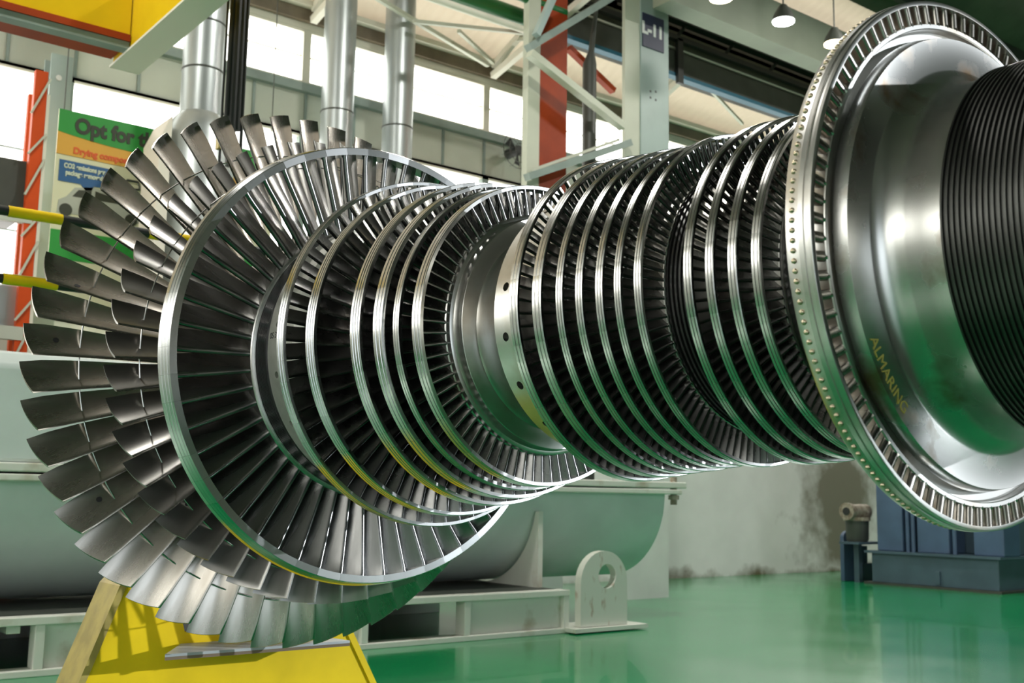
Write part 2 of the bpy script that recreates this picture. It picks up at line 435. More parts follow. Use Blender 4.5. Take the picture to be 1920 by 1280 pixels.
struct(de.build('door_added', M['beam'], smooth=0))
struct(MB().box(X0 - 6, X1, Y0 - 12, Y0 - .3, -.2, 0).build('floor_yard', M['yard'], smooth=0))
struct(MB().box(X1, X1 + .3, Y0, WY, 0, 13).build('wall_right', M['rear'], smooth=0))

# ================================================================== THE ROTOR
S = 2.0
AX, AZ = 2.0, EYE + S * 0.23371916
rotor = thing('turbine_rotor', 'long multi-stage steam turbine rotor with rings of steel blades lying on yellow stands', 'turbine rotor', (AX, 0, AZ))

def section(b1, b2, ax, tmax, n=9):
    """Closed blade section as (axial, tangential) pairs starting at the rounded near edge."""
    y = t = 0.0; pts = [(0, 0, R_(b1))]
    us = [0, .025, .07, .14, .24] + [.24 + .76 * (i + 1) / (n - 4) for i in range(n - 4)]
    for i in range(n):
        u = (us[i] + us[i + 1]) / 2; du = us[i + 1] - us[i]
        b = R_(b1 + (b2 - b1) * u)
        y += math.cos(b) * du; t += math.sin(b) * du
        pts.append((y, t, R_(b1 + (b2 - b1) * us[i + 1])))
    k = ax / y
    up, dn = [], []
    for i, (py, pt, b) in enumerate(pts):
        u = us[i]
        c0 = .09
        h = tmax / 2 * (math.sqrt(max(0, 1 - ((u - c0) / c0) ** 2)) if u < c0 else (1 - ((u - c0) / (1 - c0)) ** 1.15) * .96 + .04)
        up.append((py * k - math.sin(b) * h, pt * k + math.cos(b) * h))
        if i: dn.append((py * k + math.sin(b) * h, pt * k - math.cos(b) * h))
    return up + dn[::-1]

def blade_geo(rows, cone=0.0, n=9, cs=None):
    """rows: (r, y_near_edge, axial_width, b_in, b_out, thickness); metres, blade standing on angle 0."""
    vs, fs = [], []
    m = None
    for j, (r, y0, ax, b1, b2, th) in enumerate(rows):
        sct = section(b1, b2, ax, th, n)
        m = len(sct)
        for (py, pt) in sct:
            rr = r + (cone * py * j / (len(rows) - 1))
            a = -pt / rr
            vs.append((rr * math.cos(a), y0 + py, rr * math.sin(a)))
    for j in range(len(rows) - 1):
        for i in range(m):
            fs.append((j * m + i, j * m + (i + 1) % m, (j + 1) * m + (i + 1) % m, (j + 1) * m + i))
    # end caps as strips (concave outline)
    for base in (0, (len(rows) - 1) * m):
        for i in range(1, m // 2):
            fs.append((base + i, base + i + 1, base + m - i - 1, base + m - i) if m - i - 1 > i + 1 else (base + i, base + i + 1, base + m - i))
        fs.append((base, base + 1, base + m - 1))
    return vs, fs

def interp_rows(r0, r1, root, tip, k=6, flare=0.0):
    out = []
    for j in range(k + 1):
        u = j / k
        v = [root[i] + (tip[i] - root[i]) * u for i in range(5)]
        out.append((r0 + (r1 - r0) * u, *v))
    if flare:
        a = list(out[-1]); a[5] *= flare; mid = list(out[-1]); mid[0] -= .012
        out[-1] = tuple(mid); out.append(tuple(a))
    return out

def wheel(name, y0, y1, r, r_in, n, mt=None):
    """Disc that carries a blade row."""
    p = [(y0 * S, r_in * S), (y0 * S, (r - .0015) * S), ((y0 + .0015) * S, r * S), ((y1 - .0015) * S, r * S), (y1 * S, (r - .0015) * S), (y1 * S, r_in * S)]
    return MB().lathe(p, n).build(name, mt or M['hub'], rotor)

def place(o, th):
    o.rotation_euler.y = -R_(th)

def blade_ring(name, geo, m, n, phase, parent):
    first = MB().add(*geo).build(name, m, parent, smooth=50)
    place(first, phase)
    out = [first]
    for k in range(1, n):
        c = first.copy(); col.objects.link(c); c.parent = parent; place(c, phase + 360 * k / n); out.append(c)
    return out

rest = MB()                                    # shrouded blades too many to count one by one
def blade_mass(geo, n, phase, skip=()):
    for k in range(n):
        if k in skip: continue
        th = R_(phase + 360 * k / n); c, s = math.cos(th), math.sin(th)
        rest.add([(x * c - z * s, y, x * s + z * c) for x, y, z in geo[0]], geo[1])

def shroud(name, yn, yf, rn, rf, ri_n, ri_f, n, parent, m, ridges=2):
    """Band round the blade tips, with raised sealing ridges on its outer face."""
    p = [(yn, ri_n), (yn, rn - .0008), (yn + .0008, rn)]
    L_ = yf - yn
    for i in range(ridges):
        u0 = (i + .5) / (ridges + .0) * .8 + .02
        w_ = .07
        def rr(u): return rn + (rf - rn) * u
        p += [(yn + L_ * (u0 - w_), rr(u0)), (yn + L_ * (u0 - w_ + .02), rr(u0) - .0009), (yn + L_ * (u0 + w_ - .02), rr(u0) - .0009), (yn + L_ * (u0 + w_), rr(u0))]
    p += [(yf - .0008, rf), (yf, rf - .0008), (yf, ri_f)]
    return MB().lathe([(a * S, b * S) for a, b in p], n, closed=True).build(name, m, parent, smooth=28)

# ---- last two rows: free-standing twisted blades with lacing wire
w0 = wheel('last_stage_wheel', 1.885, 1.985, .232, .10, 100)
g0 = blade_geo([(.230 * S, 1.905 * S, .036 * S, 10, 64, .0085 * S), (.28 * S, 1.908 * S, .036 * S, 18, 67, .0072 * S), (.33 * S, 1.912 * S, .036 * S, 26, 71, .0060 * S),
                (.38 * S, 1.918 * S, .034 * S, 34, 74, .0048 * S), (.43 * S, 1.925 * S, .031 * S, 42, 77, .0038 * S), (.475 * S, 1.931 * S, .028 * S, 48, 79, .0030 * S), (.5085 * S, 1.937 * S, .0255 * S, 50, 81, .0024 * S)], cone=.6, n=12)
b0 = blade_ring('last_stage_blade', g0, M['blade'], 50, 188.2, w0)
MB().tube([(.4325 * S * math.cos(2 * PI * k / 200), 1.940 * S, .4325 * S * math.sin(2 * PI * k / 200)) for k in range(201)], .0028, 8, cap=False).build('lacing_wire', M['wire'], w0)
w1 = wheel('second_last_wheel', 1.755, 1.845, .240, .10, 98)
g1 = blade_geo([(.238 * S, 1.770 * S, .038 * S, 8, 66, .0085 * S), (.29 * S, 1.771 * S, .040 * S, 16, 67, .0070 * S), (.34 * S, 1.773 * S, .041 * S, 20, 68, .0056 * S),
                (.385 * S, 1.775 * S, .042 * S, 24, 70, .0042 * S), (.4244 * S, 1.777 * S, .042 * S, 26, 71, .0034 * S)], cone=.14, n=12)
b1 = blade_ring('free_standing_blade', g1, M['blade_second'], 49, 190.1, w1)
MB().tube([(.3772 * S * math.cos(2 * PI * k / 200), 1.800 * S, .3772 * S * math.sin(2 * PI * k / 200)) for k in range(201)], .0026, 8, cap=False).build('lacing_wire', M['wire'], w1)

# ---- first shrouded row, each blade its own
RM2 = ring_mat('segmented_shroud_steel', (.60, .61, .61), .16, 55, .3, dark=.7)
RM3 = ring_mat('plain_shroud_steel', (.58, .58, .565), .15, 66, .2, dark=.8)
w2 = wheel('shrouded_wheel', 1.676, 1.735, .238, .10, 110)
g2 = blade_geo(interp_rows(.236 * S, .3705 * S, (1.680 * S, .028 * S, 42, 64, .0092 * S), (1.662 * S, .026 * S, 46, 68, .0084 * S), 6, flare=1.4), n=11)
blade_ring('shrouded_blade', g2, M['blade_mid'], 55, -177.73, w2)
shroud('shroud_ring', 1.6585, 1.690, .3815, .3878, .3690, .3700, 165, w2, RM2, 3)

# ---- hub between the low-pressure rows (seal grooves, balance holes)
sp = [(1.755, .10), (1.755, .225), (1.737, .225), (1.737, .10)]
MB().lathe([(a * S, b * S) for a, b in sp], 96).build('spacer', M['hub'], rotor)
gr = [(1.690, .10), (1.690, .2335), (1.667, .2335)]
yy = 1.667
for i in range(8):
    gr += [(yy, .2330), (yy, .2312), (yy - .0018, .2312), (yy - .0018, .2330), (yy - .0045, .2330)]; yy -= .0045
gr += [(yy, .2290), (yy - .010, .2290), (yy - .010, .10)]
MB().lathe([(a * S, b * S) for a, b in gr[:3]], 128).build('seal_land', M['bright'], rotor)
MB().lathe([(a * S, b * S) for a, b in gr[3:]], 128).build('seal_grooves', M['groove'], rotor)

def drilled(name, prof, n, holes, y, r, hr, m):
    o = MB().lathe([(a * S, b * S) for a, b in prof], n, closed=True).build(name, m, rotor)
    cm = MB()
    for th in holes:
        c, s = math.cos(R_(th)), math.sin(R_(th))
        cm.tube([((r - .012) * S * c, y * S, (r - .012) * S * s), ((r + .01) * S * c, y * S, (r + .01) * S * s)], hr * S, 20)
    co = cm.build('cutter', M['black'], rotor)
    bo = o.modifiers.new('b', 'BOOLEAN'); bo.operation = 'DIFFERENCE'; bo.object = co; bo.solver = 'EXACT'
    dg = bpy.context.evaluated_depsgraph_get(); dg.update()
    me = bpy.data.meshes.new_from_object(o.evaluated_get(dg))
    o.modifiers.clear(); o.data = me
    bpy.data.objects.remove(co)
    me.shade_smooth(); me.set_sharp_from_angle(angle=R_(30))
    plugs = []
    for th in holes:
        c, s = math.cos(R_(th)), math.sin(R_(th))
        MB().tube([((r - .0125) * S * c, y * S, (r - .0125) * S * s), ((r - .010) * S * c, y * S, (r - .010) * S * s), ((r - .008) * S * c, y * S, (r - .008) * S * s)], [hr * S * .98, hr * S * .98, hr * S * .3], 16).build('balance_plug', M['dark'], o)
    return o
drilled('balance_drum', [(1.6205, .17), (1.6205, .2345), (1.535, .2345), (1.525, .222), (1.525, .17)], 160, [191.55 + 20 * k for k in range(-4, 14)], 1.594, .2345, .0055, M['hub_light'])

# ---- shrouded rows of the low-pressure end
LP = [  # near y, far y, ring radius near/far, hub radius, count, phase
    (1.4749, 1.4931, .2805, .2815, .200, 62, 176.0),
    (1.4144, 1.4373, .2620, .2632, .192, 66, 179.0),
    (1.3143, 1.3379, .2450, .2460, .186, 66, 176.65),
    (1.2727, 1.2936, .2345, .2355, .181, 70, 178.0),
    (1.2489, 1.2615, .2225, .2235, .177, 74, 177.0),
    (1.2045, 1.2229, .2170, .2180, .1735, 77, -179.0)]
prev = 1.525
for i, (yn, yf, rn, rf, rh, nb, ph) in enumerate(LP):
    th = .0105
    ri = rn - .0055
    wl = wheel('shrouded_wheel', yn + .004, yf + .012, rh, .10, nb * 2)
    g = blade_geo(interp_rows((rh - .001) * S, (ri + .001) * S, ((yn + .004) * S, .020 * S if yf - yn > .015 else .014 * S, 38, 64, .0054 * S), ((yn + .0025) * S, (yf - yn) * 1.0 * S, 42, 66, .0044 * S), 3), n=8)
    if i == 5:
        vis = [k for k in range(nb) if 88 < (ph + 360 * k / nb) % 360 < 300][:45]
        first = MB().add(*g).build('shrouded_blade', M['blade_small'], wl, smooth=50); place(first, ph + 360 * vis[0] / nb)
        for k in vis[1:]:
            c = first.copy(); col.objects.link(c); c.parent = wl; place(c, ph + 360 * k / nb)
        blade_mass(g, nb, ph, set(vis))
    else:
        blade_mass(g, nb, ph)
    shroud('shroud_ring', yn, yf, rn, rf, ri, ri + .0005, nb * 2, wl, RM2 if i < 2 else RM3, 3 if i in (1, 2) else 2)
    # drum surface in front of this wheel
    if i < 5:
        nx = LP[i + 1]
        MB().lathe([((yn + .004) * S, .10 * S), ((yn + .004) * S, (rh - .008) * S), ((nx[1] + .012) * S, (nx[4] - .006) * S), ((nx[1] + .012) * S, .10 * S)], 96).build('drum_section', M['hub_dark'], rotor)
MB().lathe([(1.525 * S, .10 * S), (1.525 * S, .215 * S), (1.515 * S, .198 * S), (1.505 * S, .195 * S), (1.505 * S, .10 * S)], 96).build('drum_section', M['hub'], rotor)

# ---- waist between the two blade groups
ws = [(1.2085, .10), (1.2085, .1715), (1.2075, .1725), (1.1995, .1725), (1.1985, .1710), (1.1975, .1675), (1.1935, .1655), (1.1880, .1650), (1.1825, .1652), (1.1815, .1657), (1.1808, .1650), (1.1815, .1412),
      (1.1795, .1400), (1.1770, .1393), (1.170, .1388), (1.160, .1390), (1.150, .1402), (1.140, .1425), (1.130, .1460), (1.120, .1515), (1.112, .158), (1.106, .165), (1.1025, .1705), (1.1015, .1705), (1.1015, .10)]
MB().lathe([(a * S, b * S) for a, b in ws], 192).build('shaft_waist', M['hub'], rotor, smooth=24)
drilled('balance_drum', [(1.1010, .12), (1.1010, .1725), (1.0995, .1735), (1.035, .1735), (1.035, .12)], 160, [-168.5 + 360 / 17 * k for k in range(17)], 1.079, .1735, .0058, M['hub'])

# ---- intermediate-pressure rows
HP = [(1.0070, 1.0214, .2098, .2107, .1715, 80, 176.0), (.9695, .9845, .2050, .2057, .1695, 84, 177.5), (.9363, .9469, .2010, .2015, .167, 88, 178.2), (.9052, .9159, .1985, .1990, .165, 92, 176.4),
      (.8758, .8864, .1950, .1955, .163, 95, 177.0), (.8496, .8592, .1925, .1930, .161, 98, 178.0), (.8170, .8267, .1943, .1948, .1575, 100, 176.385),
      (.7470, .7572, .1922, .1928, .1545, 104, 177.0), (.7193, .7294, .1905, .1912, .1545, 104, 178.4), (.6923, .7031, .1876, .1880, .1545, 104, 176.5), (.6647, .6750, .1860, .1865, .1545, 104, 177.3)]
for i, (yn, yf, rn, rf, rh, nb, ph) in enumerate(HP):
    ri = rn - .0038
    w_ = yf - yn
    wl = wheel('shrouded_wheel', yn + .001, yf + .010, rh, .10, nb * 2)
    g = blade_geo(interp_rows((rh - .001) * S, (ri + .001) * S, ((yn + .001) * S, (w_ + .000) * S, 38, 64, .0040 * S), ((yn + .0015) * S, w_ * .95 * S, 40, 66, .0038 * S), 2), n=7)
    blade_mass(g, nb, ph)
    shroud('shroud_ring', yn, yf, rn, rf, ri, ri, nb * 2, wl, RM3, 2)
    if i in (6, 10):       # crimped caulking strip round the blade roots
        z = MB(); nn = nb
        pts = []
        for k in range(nn * 2 + 1):
            a = 2 * PI * k / (nn * 2) + R_(ph); jj = .0004 if k % 2 else -.0002
            pts.append(((rh + .0005 + jj) * S * math.cos(a), (yn - .0005) * S, (rh + .0005 + jj) * S * math.sin(a)))
        z.tube(pts, [.0014 if k % 2 else .0022 for k in range(len(pts))], 6, cap=False)
        z.build('root_strip', M['wire'] if i == 6 else M['hub_dark'], wl)
    if i not in (6, 10):
        nx = HP[i + 1]
        MB().lathe([((yn + .001) * S, .10 * S), ((yn + .001) * S, (rh - .006) * S), ((nx[1] + .010) * S, (nx[4] - .006) * S), ((nx[1] + .010) * S, .10 * S)], 96).build('drum_section', M['hub_dark'], rotor)
MB().lathe([(1.035 * S, .10 * S), (1.035 * S, .1700 * S), (1.031 * S, .1700 * S), (1.031 * S, .10 * S)], 96).build('drum_section', M['hub_dark'], rotor)
# seal grooves before the next group
def grooves(name, ya, yb, r, depth, pitch, m, n=128, duty=.45, r_in=.10, rib_top=None):
    p = [(ya, r_in), (ya, r)]
    y = ya
    while y - pitch > yb:
        p += [(y - pitch * duty, r), (y - pitch * (duty + .07), r - depth), (y - pitch * .93, r - depth), (y - pitch, r)]
        y -= pitch
    p += [(yb, r), (yb, r_in)]
    return MB().lathe([(a * S, b * S) for a, b in p], n).build(name, m, rotor, smooth=20)
grooves('seal_grooves', .8165, .7855, .1560, .0035, .0062, M['hub_dark'])
MB().lathe([(.7855 * S, .10 * S), (.7855 * S, .1545 * S), (.7675 * S, .1545 * S), (.7675 * S, .10 * S)], 128).build('shaft_land', M['hub'], rotor)
MB().lathe([(.6655 * S, .10 * S), (.6655 * S, .150 * S), (.640 * S, .150 * S), (.636 * S, .146 * S), (.610 * S, .146 * S), (.610 * S, .10 * S)], 128).build('shaft_land', M['hub_dark'], rotor)

# ---- control stage wheel
cwm = MB().lathe([(a * S, b * S) for a, b in [(.612, .10), (.612, .205), (.600, .228), (.584, .2352), (.5545, .2362), (.5535, .2356), (.5535, .2318), (.5545, .2310), (.5630, .2306), (.5640, .2290), (.5640, .2120)]], 184)
# small root beads between the control blades
for k in range(92):
    a = R_(-173.4 + 360 * (k + .12) / 92); c, s = math.cos(a), math.sin(a)
    ex = Vector((c, 0, s)); ez = Vector((-s, 0, c)); ctr = ex * .2362 * S + Vector((0, .5538 * S, 0))
    vs = [ctr + ex * .0045, ctr - ex * .0018 + ez * .0038, ctr - ex * .0018 - ez * .0038, ctr - ex * .004, ctr + Vector((0, -.0032, 0)), ctr + Vector((0, .006, 0))]
    cwm.add(vs, [(0, 1, 4), (1, 3, 4), (3, 2, 4), (2, 0, 4), (0, 5, 1), (1, 5, 3), (3, 5, 2), (2, 5, 0)])

cw = cwm.build('control_wheel', M['hub'], rotor, smooth=30)
fl = [(.5640, .2150), (.5590, .2180), (.5570, .2208), (.5562, .2214), (.5445, .2190), (.5437, .2186), (.5435, .1880), (.5425, .1855), (.5400, .1810), (.5360, .1765), (.5310, .1730), (.5260, .1708), (.5200, .1697), (.5060, .1691), (.4930, .1690), (.4850, .1690), (.4850, .10)]
MB().lathe([(a * S, b * S) for a, b in fl], 224).build('wheel_flange', M['hub_stained'], rotor, smooth=24)
gc = blade_geo(interp_rows(.2350 * S, .2550 * S, (.5540 * S, .024 * S, -14, 54, .0092 * S), (.5540 * S, .024 * S, -8, 54, .0086 * S), 3), n=9)
blade_ring('control_blade', gc, M['blade'], 92, -173.4, cw)
cs = [(.5512, .2536), (.5512, .2572), (.5518, .2580), (.5545, .2583), (.5550, .2572), (.5590, .2574), (.5595, .2586), (.5640, .2590), (.5646, .2566), (.5700, .2562), (.5790, .2556), (.5800, .2550), (.5800, .2532)]
sh = MB().lathe([(a * S, b * S) for a, b in cs], 184, closed=True)
for k in range(184):                                   # tenon heads riveted through the band
    a = R_(-173.4 + 360 * (k + .3) / 184); c, s = math.cos(a), math.sin(a)
    n0 = len(sh.v); rr = .0052
    ex = Vector((c, 0, s)); ey = Vector((0, 1, 0)); ez = Vector((-s, 0, c))
    ctr = ex * .2563 * S + ey * .5722 * S
    vs = []
    for hgt, sc_ in ((-.0005, 1.0), (.0018, .92), (.0034, .6)):
        vs += [ctr + ex * hgt + (ey * math.cos(2 * PI * q / 8) + ez * math.sin(2 * PI * q / 8)) * rr * sc_ for q in range(8)]
    vs.append(ctr + ex * .0040)
    fs = [(r_ * 8 + q, r_ * 8 + (q + 1) % 8, (r_ + 1) * 8 + (q + 1) % 8, (r_ + 1) * 8 + q) for r_ in range(2) for q in range(8)] + [(16 + q, 16 + (q + 1) % 8, 24) for q in range(8)]
    sh.add(vs, fs)
so = sh.build('riveted_shroud', [M['hub'], M['rivet']], cw, smooth=40)
nring = len(cs) * 184
for p in so.data.polygons:
    if p.vertices[0] >= nring: p.material_index = 1
# ---- labyrinth drum towards the camera, and the shaft ends
grooves('labyrinth_drum', .4850, -.12, .1742, .0022, .0050, M['drum'], n=160, duty=.35)
MB().lathe([(a * S, b * S) for a, b in [(-.12, .10), (-.12, .15), (-.14, .13), (-.62, .13), (-.63, .12), (-.63, .0)]], 96).build('shaft_journal', M['hub'], rotor)
MB().lathe([(a * S, b * S) for a, b in [(1.985, .10), (1.985, .18), (2.02, .16), (2.06, .12), (2.42, .12), (2.43, .11), (2.43, .0)]], 96).build('shaft_journal', M['hub'], rotor)
MB().lathe([(a * S, b * S) for a, b in [(1.99, .11), (1.60, .11), (.60, .11), (-.12, .11)]], 64).build('shaft_core', M['dark'], rotor)
ro = rest.build('shrouded_blades', M['blade_small'], rotor, smooth=50)
ro['kind'] = 'stuff'

# ---- ink and paint-marker writing on the rotor
def wrap_text(body, m, size, y, r, th, name, flip=False, ext=.0004, face=False):
    o = text(body, name, m, size, None, rotor, ext, sx=1)
    for v in o.data.vertices:
        u, q, d = v.co
        if flip: u, q = -u, -q
        if face:      # reads round a wheel face: u runs along the circle, q points inwards along it
            yy_, r0 = y; a = R_(th) + u / (r0 * S); rad = (r0 * S) - q
            ydepth = yy_ * S - d - .0008
            v.co = (rad * math.cos(a), ydepth, rad * math.sin(a))
        else:
            a = R_(th) - q / (r * S)
            v.co = ((r * S + d + .0004) * math.cos(a), y * S - u, (r * S + d + .0004) * math.sin(a))
    return o

# ================================================================== ROTOR STANDS
def stand(y, label, my=None, my2=None):
    my = my or M['yellow']; my2 = my2 or M['yellow2']
    t = thing('rotor_stand', label, 'rotor stand', (AX, y, 0))
    # built about its own foot point; front plate faces the camera
    poly = [(-.86, 0), (.92, 0), (.49, .76), (.47, .80), (-.24, .80), (-.30, 1.00), (-.42, 1.02), (-.49, .98)]
    MB().prism(poly, 'y', 0, .02).build('front_plate', my, t, smooth=0)
    MB().prism(poly, 'y', .20, .22).build('rear_plate', my, t, smooth=0)
    MB().prism([(-.885, 0), (-.86, 0), (-.49, .98), (-.42, 1.06), (-.42, 1.09), (-.515, .99)], 'y', -.01, .23).build('side_flange', my2, t, smooth=0)
    MB().prism([(.92, 0), (.95, 0), (.50, .80), (.47, .80), (.49, .76)], 'y', -.01, .23).build('side_flange', my, t, smooth=0)
    MB().box(-.95, 1.0, -.03, .25, -.0, .03).build('base_plate', my, t, smooth=0, bevel=.004)
    zc = AZ
    arc = [(-.36, .80), (.36, .80), (.30, 1.5), (.30, zc - .02)] + [(.262 * math.cos(a), zc + .262 * math.sin(a)) for a in [R_(d) for d in range(-5, -176, -10)]] + [(-.30, zc - .02), (-.30, 1.5)]
    MB().prism(arc, 'y', .03, .19).build('bearing_saddle', M['dark'], t, smooth=30)
    return t
st = stand(4.36, 'yellow steel rotor stand under the large bladed end, striped with blade shadows')
st2 = stand(-1.15, 'dark steel rotor stand under the grooved shaft end nearest the viewer', M['dark'], M['dark'])
# grey pad on the step of the front stand
pd = thing('packing_plate', 'grey steel plate with dark timber edge projecting from the yellow stand', 'plate', (2.0, 4.19, .735))
MB().prism([(-.26, .155), (.30, .155), (.36, -.10), (-.42, -.10)], 'z', .012, .022).build('plate', M['pad'], pd, smooth=0)
MB().prism([(-.26, .155), (.30, .155), (.36, -.10), (-.42, -.10)], 'z', 0, .012).build('timber_edge', M['wood'], pd, smooth=0)

# ================================================================== SKID AND CASINGS
sk = thing('transport_skid', 'long off-white steel skid frame with fork pockets carrying the pale casing', 'skid', (0, 8.72, 0))
fr = MB()
xs = [-1.6, -.55, .7, 1.62, 2.42, 3.9, 5.18, 6.30, 7.54]
fr.box(-1.6, 7.56, -.04, .14, 0, .05).box(-1.6, 7.56, -.04, .14, .37, .43)
for a in xs: fr.box(a - .05, a + .02, -.03, .12, .05, .37)
fr.box(-1.6, 7.56, 2.3, 2.45, 0, .43)
for a in (-1.55, 2.2, 5.2, 7.48): fr.box(a, a + .1, .1, 2.4, .3, .42)
fr.build('frame', M['skid'], sk, smooth=0, bevel=.006)
for a, b in zip(xs[:-1], xs[1:]):
    if abs(a - 5.18) < .1 or abs(a - 1.62) < .1: continue
    MB().box(a + .02, b - .05, .03, .05, .05, .37).build('web_plate', M['skid'], sk, smooth=0)
MB().box(-1.55, 7.5, .1, 2.4, .415, .43).build('deck_plate', M['dark'], sk, smooth=0)
# saddle plates that hold the barrel
for xx in (7.46, 1.2):
    R0 = .99; zc, yc = 1.42, 1.34
    pts = [(-.02 if xx > 5 else .1, .43)]
    arc = [(yc - R0 * math.cos(a), zc - R0 * math.sin(a)) for a in [R_(d) for d in range(12, 169, 6)]]
    poly = [(arc[0][0] - .05, .43)] + [(arc[0][0] - .05, arc[0][1])] + arc + [(arc[-1][0] + .05, arc[-1][1])] + [(arc[-1][0] + .05, .43)]
    MB().prism(poly, 'x', xx - .03, xx + .03).build('saddle_plate', M['skid'], sk, smooth=0)
lg = MB()
cx, cz, ro_, ri_ = 7.96, .585, .255, .125
n = 28
outer = [(7.64 - 0.0, .06)] + [(cx - .02 + .33 * math.cos(a), .48 + .33 * math.sin(a)) for a in [PI - PI * i / 20 for i in range(21)]] + [(8.27, .06)]
def ring_plate(mb, outer, hx, hz, hr, ya, yb, n=32):
    """Plate with a round hole: outline and hole joined by a fan of quads."""
    ang = [math.atan2(z - hz, x - hx) for x, z in outer]
    # densify: cast rays from the hole centre to the outline
    def hit(a):
        best = None
        dx, dz = math.cos(a), math.sin(a)
        for (x1, z1), (x2, z2) in zip(outer, outer[1:] + outer[:1]):
            ex, ez = x2 - x1, z2 - z1
            den = dx * ez - dz * ex
            if abs(den) < 1e-9: continue
            t = ((x1 - hx) * ez - (z1 - hz) * ex) / den; u = ((x1 - hx) * dz - (z1 - hz) * dx) / den
            if t > 0 and -1e-6 <= u <= 1 + 1e-6 and (best is None or t > best): best = t
        return (hx + dx * best, hz + dz * best)
    As = sorted(set([round(2 * PI * k / n - PI, 5) for k in range(n)] + [round(a, 5) for a in ang]))
    N_ = len(As); vs = []
    for yv in (ya, yb):
        vs += [(hx + hr * math.cos(a), yv, hz + hr * math.sin(a)) for a in As]
        vs += [(p[0], yv, p[1]) for p in map(hit, As)]
    fs = []
    for k in range(N_):
        q = (k + 1) % N_
        fs += [(k, q, N_ + q, N_ + k), (2 * N_ + k, 3 * N_ + k, 3 * N_ + q, 2 * N_ + q), (k, 2 * N_ + k, 2 * N_ + q, q), (N_ + k, N_ + q, 3 * N_ + q, 3 * N_ + k)]
    mb.add(vs, fs)
ring_plate(lg, [(7.62, .06), (7.62, .50)] + [(7.945 + .325 * math.cos(a), .50 + .32 * math.sin(a)) for a in [PI - PI * i / 16 for i in range(1, 16)]] + [(8.27, .50), (8.27, .06)], 7.985, .56, .125, -.14, -.05)
lg.build('lifting_lug', M['lug'], sk, smooth=40)
MB().tube([(7.985, -.142, .56), (7.985, -.135, .56)], .15, 32).v
MB().box(7.50, 8.52, -.20, .30, .015, .055).build('lug_foot', M['skid'], sk, smooth=0)

def barrel(name, label, x0, x1, yc, zc, R0, a0, a1, flange_w, tops=True, dish=.5):
    t = thing(name, label, 'turbine casing', (x0, yc, 0))
    n = 40; mb = MB(); L_ = x1 - x0
    prof = [(0, R0 * .55), (-.0, R0)] if False else None
    angs = [R_(a0 + (a1 - a0) * k / n) for k in range(n + 1)]
    st_ = [(0, 0.0), (0, .5), (.02, .86), (.12, .96), (.3, 1)] 
    st_ = [(0.0, 0.001), (.0, .80), (.08, .93), (.22, .985), (.4, 1.0)]
    secs = [(0, .001), (0, 1), (L_, 1), (L_, .001)]
    vs = [(xx, R0 * k * math.cos(a), zc + R0 * k * math.sin(a)) for xx, k in secs for a in angs]
    m_ = n + 1
    fs = [(i * m_ + k, i * m_ + k + 1, (i + 1) * m_ + k + 1, (i + 1) * m_ + k) for i in range(len(secs) - 1) for k in range(n)]
    mb.add(vs, fs)
    mb.build('shell', M['casing'], t, smooth=40)
    return t
# near casing: lower half barrel, split flange, boxy upper half
c1 = barrel('turbine_casing', 'pale green-white barrel casing on the off-white skid behind the yellow stand', -1.5, 9.36, 10.06, 1.425, .975, 180, 360, .0)
MB().box(0, 11.02, -1.10, 1.08, 1.42, 1.475).build('split_flange', M['skid'], c1, smooth=0, bevel=.01)
MB().box(0, 11.10, -1.10, 1.08, 1.49, 1.56).build('split_flange', M['skid'], c1, smooth=0, bevel=.01)
MB().prism([(-1.06, 1.56), (-1.06, 2.30), (-.98, 2.42), (.98, 2.42), (1.06, 2.30), (1.06, 1.56)], 'x', .1, 4.9).build('upper_half', M['casing'], c1, smooth=30, bevel=.03)
MB().tube([(10.95, -1.03, 1.30), (10.95, -1.03, 1.62)], .04, 12).tube([(10.95, -1.03, 1.36), (10.95, -1.03, 1.41)], .065, 6).build('flange_bolt', M['valve'], c1)

# ================================================================== DUCTS
def duct(x, y, r, label, z1=9.2, joints=(), hood=None, z0=0):
    t = thing('exhaust_duct', label, 'duct', (x, y, 0), 'vertical metal ducts')
    b = MB().tube([(0, 0, z0), (0, 0, z1)], r, 32)
    b.build('pipe', M['galv'], t)
    for z in joints: MB().tube([(0, 0, z - .012), (0, 0, z - .008), (0, 0, z + .008), (0, 0, z + .012)], [r, r + .008, r + .008, r], 32).build('joint_band', M['dark'], t)
    if hood:
        MB().tube([(0, 0, 0), (0, 0, dz(4.72, y)), (0, 0, dz(4.92, y)), (0, 0, dz(4.98, y))], [hood, hood, r + .06, r + .0], 40).build('hood', M['galv'], t)
    return t
def dz(z, y): return EYE + (z - EYE) * y / 10
duct(3.90 * 1.165, 11.65, .227, 'widest silvery duct, leftmost, widening into a hood behind the blades', z1=9.16, joints=(dz(5.42, 11.65), dz(5.9, 11.65)), hood=.40)
bxh = thing('cream_filter_box', 'cream sheet-metal box joined to the left of the widest duct', 'filter box', (3.46 * 1.15, 11.5, 0))
MB().prism([(-.0, 0), (.0, dz(4.62, 11.5)), (.10, dz(4.83, 11.5)), (.13, dz(4.86, 11.5)), (.13, 0)], 'y', -.2, .3).build('housing', M['cream'], bxh, smooth=0, bevel=.01)
duct(5.39 * 1.3, 13.0, .224, 'middle one of the three vertical silvery ducts', z1=8.52, joints=(dz(5.35, 13),))
duct(6.14 * 1.3, 13.0, .218, 'right one of the three vertical silvery ducts', z1=8.52, joints=(dz(5.35, 13),))

